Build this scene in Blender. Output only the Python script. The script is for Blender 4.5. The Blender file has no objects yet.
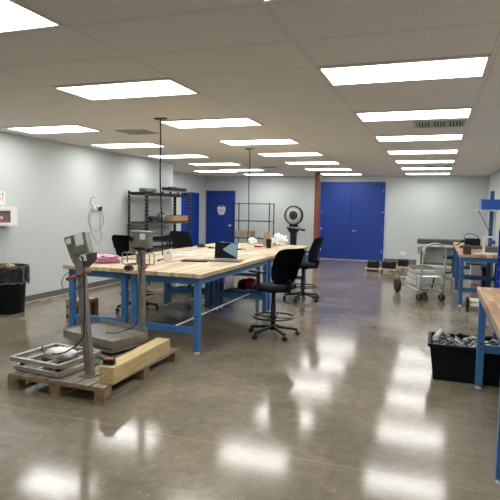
import bpy, bmesh, math, random
from mathutils import Vector, Matrix, Euler
random.seed(7)
S = bpy.context.scene
COL = S.collection
PI = math.pi
CEIL = 2.645

# ------------------------------------------------------------------ materials
def mat(name, col, rough=.5, metal=0., spec=.5, noise=None, bump=None, emit=None, alpha=None, coat=0.):
    m = bpy.data.materials.new(name); m.use_nodes = True
    nt = m.node_tree; b = nt.nodes['Principled BSDF']
    b.inputs['Base Color'].default_value = (*col, 1)
    b.inputs['Roughness'].default_value = rough
    b.inputs['Metallic'].default_value = metal
    b.inputs['Specular IOR Level'].default_value = spec
    b.inputs['Coat Weight'].default_value = coat
    if emit:
        b.inputs['Emission Color'].default_value = (*emit[0], 1); b.inputs['Emission Strength'].default_value = emit[1]
    if alpha is not None: b.inputs['Alpha'].default_value = alpha
    tc = nt.nodes.new('ShaderNodeTexCoord')
    if noise:
        sc, amt = noise[:2]
        n = nt.nodes.new('ShaderNodeTexNoise'); n.inputs['Scale'].default_value = sc; n.inputs['Detail'].default_value = 6
        mp = nt.nodes.new('ShaderNodeMapping'); mp.inputs['Scale'].default_value = noise[2] if len(noise) > 2 else (1, 1, 1)
        r = nt.nodes.new('ShaderNodeValToRGB')
        r.color_ramp.elements[0].color = (*[max(0, c*(1-amt)) for c in col], 1); r.color_ramp.elements[0].position = .3
        r.color_ramp.elements[1].color = (*[min(1, c*(1+amt)) for c in col], 1); r.color_ramp.elements[1].position = .7
        nt.links.new(tc.outputs['Object'], mp.inputs[0]); nt.links.new(mp.outputs[0], n.inputs['Vector'])
        nt.links.new(n.outputs['Fac'], r.inputs[0]); nt.links.new(r.outputs[0], b.inputs['Base Color'])
    if bump:
        n = nt.nodes.new('ShaderNodeTexNoise'); n.inputs['Scale'].default_value = bump[0]; n.inputs['Detail'].default_value = 4
        bp = nt.nodes.new('ShaderNodeBump'); bp.inputs['Strength'].default_value = bump[1]; bp.inputs['Distance'].default_value = .01
        nt.links.new(tc.outputs['Object'], n.inputs['Vector']); nt.links.new(n.outputs['Fac'], bp.inputs['Height'])
        nt.links.new(bp.outputs[0], b.inputs['Normal'])
    return m

def wood_planks(name, cols, plank_w, plank_l, along_y=True, rough=.45, contrast=1.):
    """butcher block: staggered staves"""
    m = bpy.data.materials.new(name); m.use_nodes = True
    nt = m.node_tree; b = nt.nodes['Principled BSDF']; b.inputs['Roughness'].default_value = rough
    tc = nt.nodes.new('ShaderNodeTexCoord'); mp = nt.nodes.new('ShaderNodeMapping')
    if along_y: mp.inputs['Rotation'].default_value = (0, 0, PI/2)
    br = nt.nodes.new('ShaderNodeTexBrick')
    br.inputs['Scale'].default_value = 1; br.inputs['Brick Width'].default_value = plank_l; br.inputs['Row Height'].default_value = plank_w
    br.inputs['Mortar Size'].default_value = .0006; br.inputs['Mortar'].default_value = (*[c*.7 for c in cols[0]], 1)
    br.inputs['Color1'].default_value = (*cols[0], 1); br.inputs['Color2'].default_value = (*cols[1], 1)
    br.offset = .37
    nz = nt.nodes.new('ShaderNodeTexNoise'); nz.inputs['Scale'].default_value = 3; nz.inputs['Detail'].default_value = 8
    mp2 = nt.nodes.new('ShaderNodeMapping'); mp2.inputs['Scale'].default_value = (12, 1, 12) if along_y else (1, 12, 12)
    mix = nt.nodes.new('ShaderNodeMix'); mix.data_type = 'RGBA'; mix.blend_type = 'MULTIPLY'; mix.inputs[0].default_value = .6
    rp = nt.nodes.new('ShaderNodeValToRGB'); rp.color_ramp.elements[0].color = (.72, .68, .62, 1); rp.color_ramp.elements[1].color = (1.1, 1.1, 1.1, 1)
    rp.color_ramp.elements[0].position = .3; rp.color_ramp.elements[1].position = .65
    L = nt.links.new
    L(tc.outputs['Object'], mp.inputs[0]); L(mp.outputs[0], br.inputs['Vector'])
    L(tc.outputs['Object'], mp2.inputs[0]); L(mp2.outputs[0], nz.inputs['Vector']); L(nz.outputs['Fac'], rp.inputs[0])
    L(br.outputs['Color'], mix.inputs[6]); L(rp.outputs[0], mix.inputs[7]); L(mix.outputs[2], b.inputs['Base Color'])
    return m

def concrete():
    m = bpy.data.materials.new('polished_concrete'); m.use_nodes = True
    nt = m.node_tree; b = nt.nodes['Principled BSDF']; L = nt.links.new
    tc = nt.nodes.new('ShaderNodeTexCoord')
    n1 = nt.nodes.new('ShaderNodeTexNoise'); n1.inputs['Scale'].default_value = .9; n1.inputs['Detail'].default_value = 9; n1.inputs['Roughness'].default_value = .62
    r1 = nt.nodes.new('ShaderNodeValToRGB')
    r1.color_ramp.elements[0].position = .32; r1.color_ramp.elements[0].color = (.150, .130, .094, 1)
    r1.color_ramp.elements[1].position = .70; r1.color_ramp.elements[1].color = (.325, .285, .218, 1)
    n2 = nt.nodes.new('ShaderNodeTexNoise'); n2.inputs['Scale'].default_value = 13; n2.inputs['Detail'].default_value = 12; n2.inputs['Roughness'].default_value = .72
    r2 = nt.nodes.new('ShaderNodeValToRGB'); r2.color_ramp.elements[0].position = .35; r2.color_ramp.elements[0].color = (.80, .80, .80, 1)
    r2.color_ramp.elements[1].position = .72; r2.color_ramp.elements[1].color = (1.22, 1.20, 1.16, 1)
    mx = nt.nodes.new('ShaderNodeMix'); mx.data_type = 'RGBA'; mx.blend_type = 'MULTIPLY'; mx.inputs[0].default_value = 1
    # control joints
    sep = nt.nodes.new('ShaderNodeSeparateXYZ'); L(tc.outputs['Object'], sep.inputs[0])
    def joint(out, off, step, w):
        a = nt.nodes.new('ShaderNodeMath'); a.operation = 'ADD'; a.inputs[1].default_value = -off + 100*step; L(out, a.inputs[0])
        d = nt.nodes.new('ShaderNodeMath'); d.operation = 'MODULO'; d.inputs[1].default_value = step; L(a.outputs[0], d.inputs[0])
        c = nt.nodes.new('ShaderNodeMath'); c.operation = 'LESS_THAN'; c.inputs[1].default_value = w; L(d.outputs[0], c.inputs[0])
        return c.outputs[0]
    ja = joint(sep.outputs[1], 3.13, 4.6, .014); jb = joint(sep.outputs[0], -5.0, 9.1, .0)
    mxj = nt.nodes.new('ShaderNodeMath'); mxj.operation = 'MAXIMUM'; L(ja, mxj.inputs[0]); L(jb, mxj.inputs[1])
    jf = nt.nodes.new('ShaderNodeMath'); jf.operation = 'MULTIPLY'; jf.inputs[1].default_value = .55; L(mxj.outputs[0], jf.inputs[0])
    mj = nt.nodes.new('ShaderNodeMix'); mj.data_type = 'RGBA'; mj.inputs[7].default_value = (.36, .31, .24, 1)
    L(tc.outputs['Object'], n1.inputs['Vector']); L(tc.outputs['Object'], n2.inputs['Vector'])
    L(n1.outputs['Fac'], r1.inputs[0]); L(n2.outputs['Fac'], r2.inputs[0])
    L(r1.outputs[0], mx.inputs[6]); L(r2.outputs[0], mx.inputs[7])
    L(jf.outputs[0], mj.inputs[0]); L(mx.outputs[2], mj.inputs[6]); L(mj.outputs[2], b.inputs['Base Color'])
    vo = nt.nodes.new('ShaderNodeTexVoronoi'); vo.inputs['Scale'].default_value = 17; L(tc.outputs['Object'], vo.inputs['Vector'])
    vt = nt.nodes.new('ShaderNodeMath'); vt.operation = 'LESS_THAN'; vt.inputs[1].default_value = .13; L(vo.outputs['Distance'], vt.inputs[0])
    vs = nt.nodes.new('ShaderNodeSeparateColor'); L(vo.outputs['Color'], vs.inputs[0])
    vc = nt.nodes.new('ShaderNodeMath'); vc.operation = 'GREATER_THAN'; vc.inputs[1].default_value = .72; L(vs.outputs[0], vc.inputs[0])
    vm = nt.nodes.new('ShaderNodeMath'); vm.operation = 'MULTIPLY'; L(vt.outputs[0], vm.inputs[0]); L(vc.outputs[0], vm.inputs[1])
    vf = nt.nodes.new('ShaderNodeMath'); vf.operation = 'MULTIPLY'; vf.inputs[1].default_value = .5; L(vm.outputs[0], vf.inputs[0])
    ms = nt.nodes.new('ShaderNodeMix'); ms.data_type = 'RGBA'; ms.inputs[7].default_value = (.55, .49, .40, 1)
    L(vf.outputs[0], ms.inputs[0]); L(mj.outputs[2], ms.inputs[6]); L(ms.outputs[2], b.inputs['Base Color'])
    # roughness variation
    rr = nt.nodes.new('ShaderNodeMapRange'); rr.inputs[3].default_value = .09; rr.inputs[4].default_value = .165
    L(n1.outputs['Fac'], rr.inputs[0]); L(rr.outputs[0], b.inputs['Roughness'])
    n3 = nt.nodes.new('ShaderNodeTexNoise'); n3.inputs['Scale'].default_value = 3.0; n3.inputs['Detail'].default_value = 3
    bp = nt.nodes.new('ShaderNodeBump'); bp.inputs['Strength'].default_value = .05; bp.inputs['Distance'].default_value = .01
    L(tc.outputs['Object'], n3.inputs['Vector']); L(n3.outputs['Fac'], bp.inputs['Height']); L(bp.outputs[0], b.inputs['Normal'])
    b.inputs['Specular IOR Level'].default_value = .66
    return m

GX, GY, GX0, GY0 = 1.2275, .64, -.910, 4.00     # ceiling grid cell and origin
def ceiling_mat():
    m = bpy.data.materials.new('acoustic_tile'); m.use_nodes = True
    nt = m.node_tree; b = nt.nodes['Principled BSDF']; L = nt.links.new
    b.inputs['Roughness'].default_value = .95; b.inputs['Specular IOR Level'].default_value = .1
    tc = nt.nodes.new('ShaderNodeTexCoord'); sep = nt.nodes.new('ShaderNodeSeparateXYZ'); L(tc.outputs['Object'], sep.inputs[0])
    def bar(out, off, step, w):
        a = nt.nodes.new('ShaderNodeMath'); a.operation = 'ADD'; a.inputs[1].default_value = -off + 60*step + w/2; L(out, a.inputs[0])
        d = nt.nodes.new('ShaderNodeMath'); d.operation = 'MODULO'; d.inputs[1].default_value = step; L(a.outputs[0], d.inputs[0])
        c = nt.nodes.new('ShaderNodeMath'); c.operation = 'LESS_THAN'; c.inputs[1].default_value = w; L(d.outputs[0], c.inputs[0])
        e = nt.nodes.new('ShaderNodeMath'); e.operation = 'SUBTRACT'; e.inputs[1].default_value = w*.5; L(d.outputs[0], e.inputs[0])
        return c.outputs[0]
    def mx2(a, c):
        x = nt.nodes.new('ShaderNodeMath'); x.operation = 'MAXIMUM'; L(a, x.inputs[0]); L(c, x.inputs[1]); return x.outputs[0]
    wide = mx2(bar(sep.outputs[0], GX0, GX, .034), bar(sep.outputs[1], GY0, GY, .034))
    thin = mx2(bar(sep.outputs[0], GX0, GX, .022), bar(sep.outputs[1], GY0, GY, .022))
    n = nt.nodes.new('ShaderNodeTexNoise'); n.inputs['Scale'].default_value = 90; n.inputs['Detail'].default_value = 3
    L(tc.outputs['Object'], n.inputs['Vector'])
    r = nt.nodes.new('ShaderNodeValToRGB'); r.color_ramp.elements[0].position = .35; r.color_ramp.elements[0].color = (.74, .72, .68, 1)
    r.color_ramp.elements[1].position = .6; r.color_ramp.elements[1].color = (.88, .86, .82, 1); L(n.outputs['Fac'], r.inputs[0])
    m1 = nt.nodes.new('ShaderNodeMix'); m1.data_type = 'RGBA'; m1.inputs[7].default_value = (.62, .60, .56, 1)
    L(wide, m1.inputs[0]); L(r.outputs[0], m1.inputs[6])
    m2 = nt.nodes.new('ShaderNodeMix'); m2.data_type = 'RGBA'; m2.inputs[7].default_value = (.80, .78, .74, 1)
    L(thin, m2.inputs[0]); L(m1.outputs[2], m2.inputs[6]); L(m2.outputs[2], b.inputs['Base Color'])
    return m

M = dict(
    wall=mat('wall_paint', (.59, .635, .635), .75, spec=.3, bump=(60, .05)),
    base=mat('vinyl_cove', (.13, .135, .14), .5),
    ceil=ceiling_mat(), floor=concrete(),
    panel=mat('light_diffuser', (.9, .9, .9), .4, emit=((1., .985, .955), 6.2)),
    fixture=mat('light_frame', (.75, .74, .71), .5),
    vent=mat('vent_metal', (.55, .54, .52), .5), ventdark=mat('vent_dark', (.06, .06, .06), .8),
    door=mat('door_blue', (.006, .038, .27), .45, noise=(1.5, .06)), doorframe=mat('door_frame_blue', (.008, .035, .32), .4),
    doorgap=mat('door_gap', (.004, .012, .07), .8),
    chrome=mat('chrome', (.75, .75, .74), .2, 1.), white=mat('white_plastic', (.82, .83, .83), .4),
    whitepaint=mat('white_paint', (.78, .79, .78), .45),
    steel=mat('brushed_steel', (.36, .35, .32), .42, .75, noise=(14, .18)),
    steel_lt=mat('light_steel', (.52, .51, .48), .4, .7, noise=(10, .15)),
    dsteel=mat('dark_steel', (.11, .11, .105), .45, .5),
    blue=mat('bench_blue', (.055, .175, .42), .42, noise=(6, .10)),
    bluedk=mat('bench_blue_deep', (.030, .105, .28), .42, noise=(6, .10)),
    maple=wood_planks('maple_worktop', ((.74, .62, .42), (.42, .32, .18)), .05, .75),
    butcher=wood_planks('butcher_worktop', ((.66, .47, .30), (.32, .18, .10)), .045, .40),
    mapleedge=mat('worktop_edge', (.36, .24, .12), .5, noise=(20, .35)),
    black=mat('black_plastic', (.008, .009, .011), .5, spec=.3), blackfab=mat('black_fabric', (.010, .013, .019), .85, spec=.2, noise=(60, .25), bump=(300, .2)),
    rubber=mat('rubber', (.018, .018, .02), .7), blackmetal=mat('black_metal', (.012, .012, .013), .4, .3),
    pallet=mat('pallet_wood', (.31, .265, .205), .8, noise=(5, .35, (8, 1, 8)), bump=(40, .4)),
    palletend=mat('pallet_block', (.30, .19, .095), .85, noise=(14, .4), bump=(50, .5)),
    timber=mat('fresh_timber', (.60, .46, .24), .6, noise=(5, .22, (9, .8, 9)), bump=(50, .2)),
    card=mat('cardboard', (.42, .27, .14), .85, noise=(8, .08)), carddk=mat('cardboard_print', (.05, .04, .035), .8),
    orange=mat('orange_grip', (.48, .10, .045), .5), pink=mat('pink_film', (.86, .42, .62), .35, noise=(25, .18)),
    pinkdk=mat('pink_packing', (.62, .22, .34), .5),
    bag=mat('bin_liner', (.055, .057, .06), .18, noise=(14, .6), bump=(26, 1.)),
    whitebag=mat('white_bag', (.88, .89, .90), .3, bump=(30, .6)),
    red=mat('red_plastic', (.45, .012, .02), .45), aedred=mat('aed_red', (.22, .006, .015), .35),
    glass=mat('cabinet_glass', (.7, .7, .7), .05, alpha=.08),
    magenta=mat('sign_magenta', (.62, .02, .12), .5), ink=mat('black_ink', (.012, .012, .012), .6),
    column=mat('primer_column', (.20, .055, .035), .5, noise=(6, .15)),
    screen=mat('screen_glass', (.006, .008, .012), .12), lidreflect=mat('painted_reflection', (.20, .34, .42), .35),  # last colour here: pale blue for the light reflection painted on the laptop
    label=mat('paper_label', (.80, .80, .77), .6), labelink=mat('grey_print', (.30, .31, .33), .6), signblue=mat('sign_blue', (.38, .46, .68), .5),
    yellow=mat('yellow_cord', (.62, .56, .32), .5), cream=mat('cream_tube', (.72, .70, .58), .4),
    toolgrey=mat('tool_grey', (.16, .16, .165), .4, .5), panelgrey=mat('panel_grey', (.42, .45, .45), .5, noise=(9, .2)),
    bluebin=mat('bin_blue', (.008, .035, .42), .35), binbright=mat('bin_blue_bright', (.02, .10, .45), .35),
    brownblk=mat('brown_block', (.055, .035, .028), .6), dialface=mat('dial_face', (.80, .80, .76), .4),
    kraft=mat('kraft_paper', (.42, .28, .15), .8), greybox=mat('grey_box', (.30, .29, .26), .7, noise=(8, .2)),
    tote=mat('tote_black', (.004, .006, .008), .6, spec=.2), scrap=mat('scrap_metal', (.33, .33, .32), .35, .8, noise=(20, .4)),
    scraplt=mat('scrap_wrap', (.62, .62, .60), .35, noise=(20, .2)),
    concretepipe=mat('pvc_pipe', (.74, .75, .74), .4),
)

def slotted():
    m = mat('slotted_black', (.012, .012, .013), .4, .3); nt = m.node_tree; b = nt.nodes['Principled BSDF']; L = nt.links.new
    tc = nt.nodes.new('ShaderNodeTexCoord'); sep = nt.nodes.new('ShaderNodeSeparateXYZ'); L(tc.outputs['Object'], sep.inputs[0])
    d = nt.nodes.new('ShaderNodeMath'); d.operation = 'MODULO'; d.inputs[1].default_value = .075; L(sep.outputs[2], d.inputs[0])
    c = nt.nodes.new('ShaderNodeMath'); c.operation = 'LESS_THAN'; c.inputs[1].default_value = .028; L(d.outputs[0], c.inputs[0])
    x = nt.nodes.new('ShaderNodeMix'); x.data_type = 'RGBA'; x.inputs[6].default_value = (.012, .012, .013, 1); x.inputs[7].default_value = (.16, .16, .155, 1)
    L(c.outputs[0], x.inputs[0]); L(x.outputs[2], b.inputs['Base Color']); return m
M['slotted'] = slotted()

# ------------------------------------------------------------------ mesh builder
class MB:
    def __init__(s): s.bm = bmesh.new()
    def _join(s, b, T=None, smooth=False):
        if T is not None: bmesh.ops.transform(b, matrix=T, verts=b.verts)
        if smooth:
            for f in b.faces: f.smooth = True
        me = bpy.data.meshes.new('t'); b.to_mesh(me); b.free(); s.bm.from_mesh(me); bpy.data.meshes.remove(me); return s
    def box(s, c, d, bev=0, rot=None, taper=None):
        b = bmesh.new(); bmesh.ops.create_cube(b, size=1)
        for v in b.verts:
            v.co = Vector((v.co.x*d[0], v.co.y*d[1], v.co.z*d[2]))
            if taper and v.co.z < 0: v.co.x *= taper; v.co.y *= taper
        if bev: bmesh.ops.bevel(b, geom=b.edges[:], offset=bev, segments=2, affect='EDGES', profile=.6)
        T = Matrix.Translation(c)
        if rot: T = T @ Euler(rot).to_matrix().to_4x4()
        return s._join(b, T)
    def bx(s, x0, x1, y0, y1, z0, z1, bev=0):
        return s.box(((x0+x1)/2, (y0+y1)/2, (z0+z1)/2), (abs(x1-x0), abs(y1-y0), abs(z1-z0)), bev)
    def bar(s, a, b_, w, h=None, bev=0):
        a, b_ = Vector(a), Vector(b_); d = b_-a; L = d.length; h = h or w
        b = bmesh.new(); bmesh.ops.create_cube(b, size=1)
        for v in b.verts: v.co = Vector((v.co.x*w, v.co.y*h, v.co.z*L))
        if bev: bmesh.ops.bevel(b, geom=b.edges[:], offset=bev, segments=1, affect='EDGES')
        z = d.normalized(); up = Vector((0, 0, 1)) if abs(z.z) < .9 else Vector((0, 1, 0))
        x = up.cross(z).normalized(); y = z.cross(x)
        R = Matrix((x, y, z)).transposed().to_4x4()
        return s._join(b, Matrix.Translation((a+b_)/2) @ R)
    def cyl(s, a, b_, r, r2=None, n=20):
        a, b_ = Vector(a), Vector(b_); d = b_-a
        b = bmesh.new(); bmesh.ops.create_cone(b, cap_ends=True, segments=n, radius1=r, radius2=r if r2 is None else r2, depth=d.length)
        for f in b.faces: f.smooth = len(f.verts) == 4
        return s._join(b, Matrix.Translation((a+b_)/2) @ d.to_track_quat('Z', 'Y').to_matrix().to_4x4())
    def tube(s, pts, r, n=8, closed=False):
        P = [Vector(p) for p in pts]; N = len(P); b = bmesh.new(); rings = []
        ref = Vector((0, 0, 1))
        for i, p in enumerate(P):
            if closed: t = P[(i+1) % N]-P[i-1]
            else: t = P[min(i+1, N-1)]-P[max(i-1, 0)]
            t.normalize()
            u = ref - t*ref.dot(t)
            if u.length < .05: u = Vector((1, 0, 0)) - t*t.x
            u.normalize(); w = t.cross(u); ref = u
            rings.append([b.verts.new(p+(u*math.cos(2*PI*k/n)+w*math.sin(2*PI*k/n))*r) for k in range(n)])
        for i in range(N if closed else N-1):
            A, B = rings[i], rings[(i+1) % N]
            for k in range(n): b.faces.new((A[k], A[(k+1) % n], B[(k+1) % n], B[k]))
        if not closed: b.faces.new(rings[0][::-1]); b.faces.new(rings[-1])
        return s._join(b, None, True)
    def lathe(s, prof, c=(0, 0, 0), n=28, T=None):
        b = bmesh.new(); rings = []
        for r, z in prof: rings.append([b.verts.new((r*math.cos(2*PI*k/n), r*math.sin(2*PI*k/n), z)) for k in range(n)])
        for A, B in zip(rings, rings[1:]):
            for k in range(n): b.faces.new((A[k], A[(k+1) % n], B[(k+1) % n], B[k]))
        if prof[0][0] > 1e-4: b.faces.new(rings[0][::-1])
        if prof[-1][0] > 1e-4: b.faces.new(rings[-1])
        bmesh.ops.remove_doubles(b, verts=b.verts, dist=1e-5)
        return s._join(b, (T or Matrix.Identity(4)) if T else Matrix.Translation(c), True)
    def prism(s, poly, y0, y1, T=None, bev=0):
        """poly in XZ, extruded along Y"""
        b = bmesh.new(); A = [b.verts.new((x, y0, z)) for x, z in poly]; B = [b.verts.new((x, y1, z)) for x, z in poly]
        b.faces.new(A); b.faces.new(B[::-1]); n = len(poly)
        for k in range(n): b.faces.new((A[k], B[k], B[(k+1) % n], A[(k+1) % n]))
        bmesh.ops.recalc_face_normals(b, faces=b.faces)
        if bev: bmesh.ops.bevel(b, geom=b.edges[:], offset=bev, segments=2, affect='EDGES')
        return s._join(b, T)
    def grid(s, fn, nu, nv, thick=0, T=None):
        b = bmesh.new(); V = [[b.verts.new(fn(i/nu, j/nv)) for j in range(nv+1)] for i in range(nu+1)]
        for i in range(nu):
            for j in range(nv): b.faces.new((V[i][j], V[i+1][j], V[i+1][j+1], V[i][j+1]))
        if thick: bmesh.ops.solidify(b, geom=b.faces[:], thickness=thick)
        return s._join(b, T, True)
    def blob(s, c, d, seed=0, amp=.25, sub=3, flat=True, f=3.):
        from mathutils import noise
        b = bmesh.new(); bmesh.ops.create_icosphere(b, subdivisions=sub, radius=1)
        for v in b.verts:
            k = 1+amp*noise.noise(v.co*f+Vector((seed*7.3, seed, 0)))*2
            v.co *= k
            if flat and v.co.z < -.6: v.co.z = -.6
            v.co = Vector((v.co.x*d[0], v.co.y*d[1], v.co.z*d[2]))
        return s._join(b, Matrix.Translation(c), True)
    def build(s, name, m, parent=None, fix=True):
        if fix: bmesh.ops.recalc_face_normals(s.bm, faces=s.bm.faces)
        me = bpy.data.meshes.new(name); s.bm.to_mesh(me); s.bm.free()
        me.materials.append(M[m] if isinstance(m, str) else m)
        o = bpy.data.objects.new(name, me); COL.objects.link(o)
        if parent: o.parent = parent
        return o

def tag(o, label, cat=None, group=None, kind=None):
    if label: o['label'] = label
    if cat: o['category'] = cat
    if group: o['group'] = group
    if kind: o['kind'] = kind
    return o
def thing(name, label, cat, loc=(0, 0, 0), rz=0, group=None):
    o = bpy.data.objects.new(name, None); COL.objects.link(o); o.location = loc; o.rotation_euler = (0, 0, rz)
    o.empty_display_size = .1
    return tag(o, label, cat, group)
def struct(o, label): o['kind'] = 'structure'; o['label'] = label; return o
KIDS = {}
def copy_tree(o, parent=None):
    c = o.copy(); COL.objects.link(c); c.parent = parent
    for ch in [q for q in bpy.data.objects if q.parent == o]: copy_tree(ch, c)
    return c
def place(proto, used, loc, rz, label, group=None):
    o = proto if not used else copy_tree(proto)
    o.location = loc; o.rotation_euler = (0, 0, rz); o['label'] = label
    if group: o['group'] = group
    return o

# ------------------------------------------------------------------ camera
F = 526.1; YAW, PIT, ROL = .3396, .0786, .0181; ZC = 1.567
cy, sy, cp, sp = math.cos(YAW), math.sin(YAW), math.cos(PIT), math.sin(PIT)
f = Vector((-sy*cp, cy*cp, -sp)); r = Vector((cy, sy, 0)); u = r.cross(f)
c_, s_ = math.cos(ROL), math.sin(ROL)
r, u = r*c_+u*s_, u*c_-r*s_
cam = bpy.data.cameras.new('camera'); cam.sensor_width = 36; cam.lens = F/500*36; cam.clip_start = .05; cam.clip_end = 100
co = bpy.data.objects.new('camera', cam); COL.objects.link(co)
co.matrix_world = Matrix.Translation((0, 0, ZC)) @ Matrix((r, u, -f)).transposed().to_4x4()
S.camera = co

# ------------------------------------------------------------------ room
XL, XR, YB, XREC, YC, YF = -6.16, 1.38, 16.76, -7.60, 11.65, -3.2
def blk(n, m, *a, label=''): return struct(MB().bx(*a).build(n, m), label)
blk('floor', 'floor', XREC-.2, XR+.2, YF-.2, YB+.2, -.1, 0, label='polished taupe concrete floor')
blk('ceiling', 'ceil', XREC-.2, XR+.2, YF-.2, YB+.2, CEIL, CEIL+.1, label='suspended ceiling of off white tiles')
blk('wall_left', 'wall', XREC-.2, XL, YF, YC, 0, CEIL, label='pale grey painted wall on the left')
blk('wall_recess', 'wall', XREC-.2, XREC, YC, YB, 0, CEIL, label='grey side wall of the far left alcove')
blk('wall_back', 'wall', XREC-.2, XR+.2, YB, YB+.15, 0, CEIL, label='pale grey painted back wall')
blk('wall_right', 'wall', XR, XR+.15, YF, YB, 0, CEIL, label='pale grey wall on the right')
blk('wall_front', 'wall', XREC-.2, XR+.2, YF-.15, YF, 0, CEIL, label='pale grey wall behind the viewpoint')
blk('baseboard_left', 'base', XL, XL+.012, YF, YC, 0, .10, label='dark grey vinyl baseboard on left wall')
m_ = MB(); m_.bx(XREC, -7.60+.012, YC, 14.93, 0, .1); m_.bx(XREC, XREC+.012, 16.17, YB, 0, .1); struct(m_.build('baseboard_recess', 'base'), 'dark vinyl baseboard in the alcove')
m_ = MB()
for a, b in ((XREC+.02, -7.60), (-6.45, -3.56), (-1.50, XR)):
    if b > a: m_.bx(a, b, YB-.012, YB, 0, .10)
struct(m_.build('baseboard_back', 'base'), 'dark grey vinyl baseboard on back wall')
blk('baseboard_right', 'base', XR-.012, XR, YF, YB-.02, 0, .10, label='dark grey vinyl baseboard on right wall')

def lever(mb, x, y, z, side=1):
    mb.cyl((x, y, z), (x, y-.03, z), .032); mb.cyl((x, y-.02, z), (x, y-.065, z), .012); mb.tube([(x, y-.06, z), (x+side*.06, y-.062, z), (x+side*.13, y-.055, z)], .011)
# double door
d = thing('door_1', None, None, (0, 0, 0)); struct(d, 'blue double door in the back wall, right of the brown column')
x0, x1, zt, xm = -3.50, -1.575, 2.41, -2.548
fr = MB(); fr.bx(x0-.045, x0, YB-.05, YB, 0, zt+.05); fr.bx(x1, x1+.045, YB-.05, YB, 0, zt+.05); fr.bx(x0, x1, YB-.05, YB, zt, zt+.05); fr.build('door_frame', 'doorframe', d)
for i, (a, b) in enumerate(((x0+.006, xm-.004), (xm+.004, x1-.006))):
    lf = MB().bx(a, b, YB-.045, YB-.004, .03, zt-.006, .003).build('door_leaf', 'door', d)
    for z in (.28, .95, 1.5, 2.15):
        xx = a+.002 if i == 0 else b-.002
        MB().cyl((xx, YB-.055, z-.055), (xx, YB-.055, z+.055), .010).build('hinge', 'chrome', lf)
h = MB(); lever(h, xm+.06, YB-.045, .93, 1); h.build('door_handle', 'chrome', d)
MB().bx(xm-.006, xm+.006, YB-.05, YB-.044, .03, zt-.01).build('astragal', 'doorgap', d)
MB().bx(x0, x1, YB-.10, YB, 0, .018).build('threshold', 'steel_lt', d)
# single door
d = thing('door_2', None, None); struct(d, 'single blue door with a white notice, left of the wire rack')
x0, x1, zt = -7.50, -6.52, 2.12
fr = MB(); fr.bx(x0-.04, x0, YB-.05, YB, 0, zt+.04); fr.bx(x1, x1+.04, YB-.05, YB, 0, zt+.04); fr.bx(x0, x1, YB-.05, YB, zt, zt+.04); fr.build('door_frame', 'doorframe', d)
MB().bx(x0+.005, x1-.005, YB-.04, YB-.004, .01, zt-.005, .003).build('door_leaf', 'door', d)
h = MB(); lever(h, x1-.10, YB-.04, .98, -1); h.build('door_handle', 'chrome', d)
sx = -6.97
sg = MB().prism([(-.15, .14), (.15, .14), (.145, .0), (.11, -.06), (.08, -.13), (-.08, -.13), (-.12, -.06), (-.145, .0)], 0, .004, Matrix.Translation((sx, YB-.045, 1.47))).build('notice', 'label', d)
l = MB()
for z, w in ((1.515, .20), (1.48, .23), (1.445, .12), (1.40, .12)): l.bx(sx-w/2, sx+w/2, YB-.047, YB-.0452, z-.009, z+.009)
l.build('notice_print', 'signblue', sg)
l = MB(); l.bx(sx-.10, sx-.02, YB-.043, YB-.040, 1.63, 1.66); l.bx(sx+.03, sx+.10, YB-.043, YB-.040, 1.63, 1.67); l.build('sticker', 'pinkdk', d)
# alcove door
d = thing('door_3', None, None); struct(d, 'blue door in the alcove side wall behind the black shelving')
y0, y1, zt = 14.98, 16.12, 2.02
fr = MB(); fr.bx(XREC, XREC+.05, y0-.04, y0, 0, zt+.04); fr.bx(XREC, XREC+.05, y1, y1+.04, 0, zt+.04); fr.bx(XREC, XREC+.05, y0, y1, zt, zt+.04); fr.build('door_frame', 'doorframe', d)
MB().bx(XREC+.004, XREC+.04, y0+.005, y1-.005, .01, zt-.005, .003).build('door_leaf', 'door', d)

# ------------------------------------------------------------------ ceiling lights, vents
def fixture():
    t = thing('ceiling_light', '', 'light', (0, 0, CEIL))
    L, W = 1.205, .615; l, w = 1.165, .535; m = MB()
    m.bx(-L/2, L/2, -W/2, -w/2, -.012, 0); m.bx(-L/2, L/2, w/2, W/2, -.012, 0); m.bx(-L/2, -l/2, -w/2, w/2, -.012, 0); m.bx(l/2, L/2, -w/2, w/2, -.012, 0)
    m.build('frame', 'fixture', t)
    MB().bx(-l/2, l/2, -w/2, w/2, -.009, 0).build('diffuser', 'panel', t)
    return t
pf = fixture(); used = False
ordn = ['first', 'second', 'third', 'fourth', 'fifth', 'sixth', 'seventh']
for cn, x, rows in (('right', -.300, range(0, 8)), ('middle', -2.755, range(0, 8)), ('left', -5.20, range(1, 8))):
    for rw in rows:
        y = 4.305+(rw-1)*1.92
        if rw == 0: lb = 'ceiling light panel of the %s row, partly over the viewpoint' % cn if cn == 'middle' else 'ceiling light panel of the right row, nearest the viewpoint, above the frame'
        elif cn == 'left' and rw == 1: lb = 'ceiling light panel of the left row, nearest the viewpoint, beyond the left frame edge'
        else:
            k = rw-1 if cn != 'left' else rw-2
            lb = '%s bright ceiling light panel from the front, counted within the %s row, full in view' % (ordn[k], cn)
        place(pf, used, (x, y, CEIL), 0, lb, 'flush ceiling light panels'); used = True
place(pf, True, (-6.20, 14.35, CEIL), 0, 'bright ceiling light panel in the far left alcove above the shelving', 'flush ceiling light panels')
place(pf, True, (-1.5, -.9, CEIL), 0, 'added unseen ceiling light panel behind the viewpoint', 'flush ceiling light panels')  # extra panel outside the rows, never in view, added to illuminate the room

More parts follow.
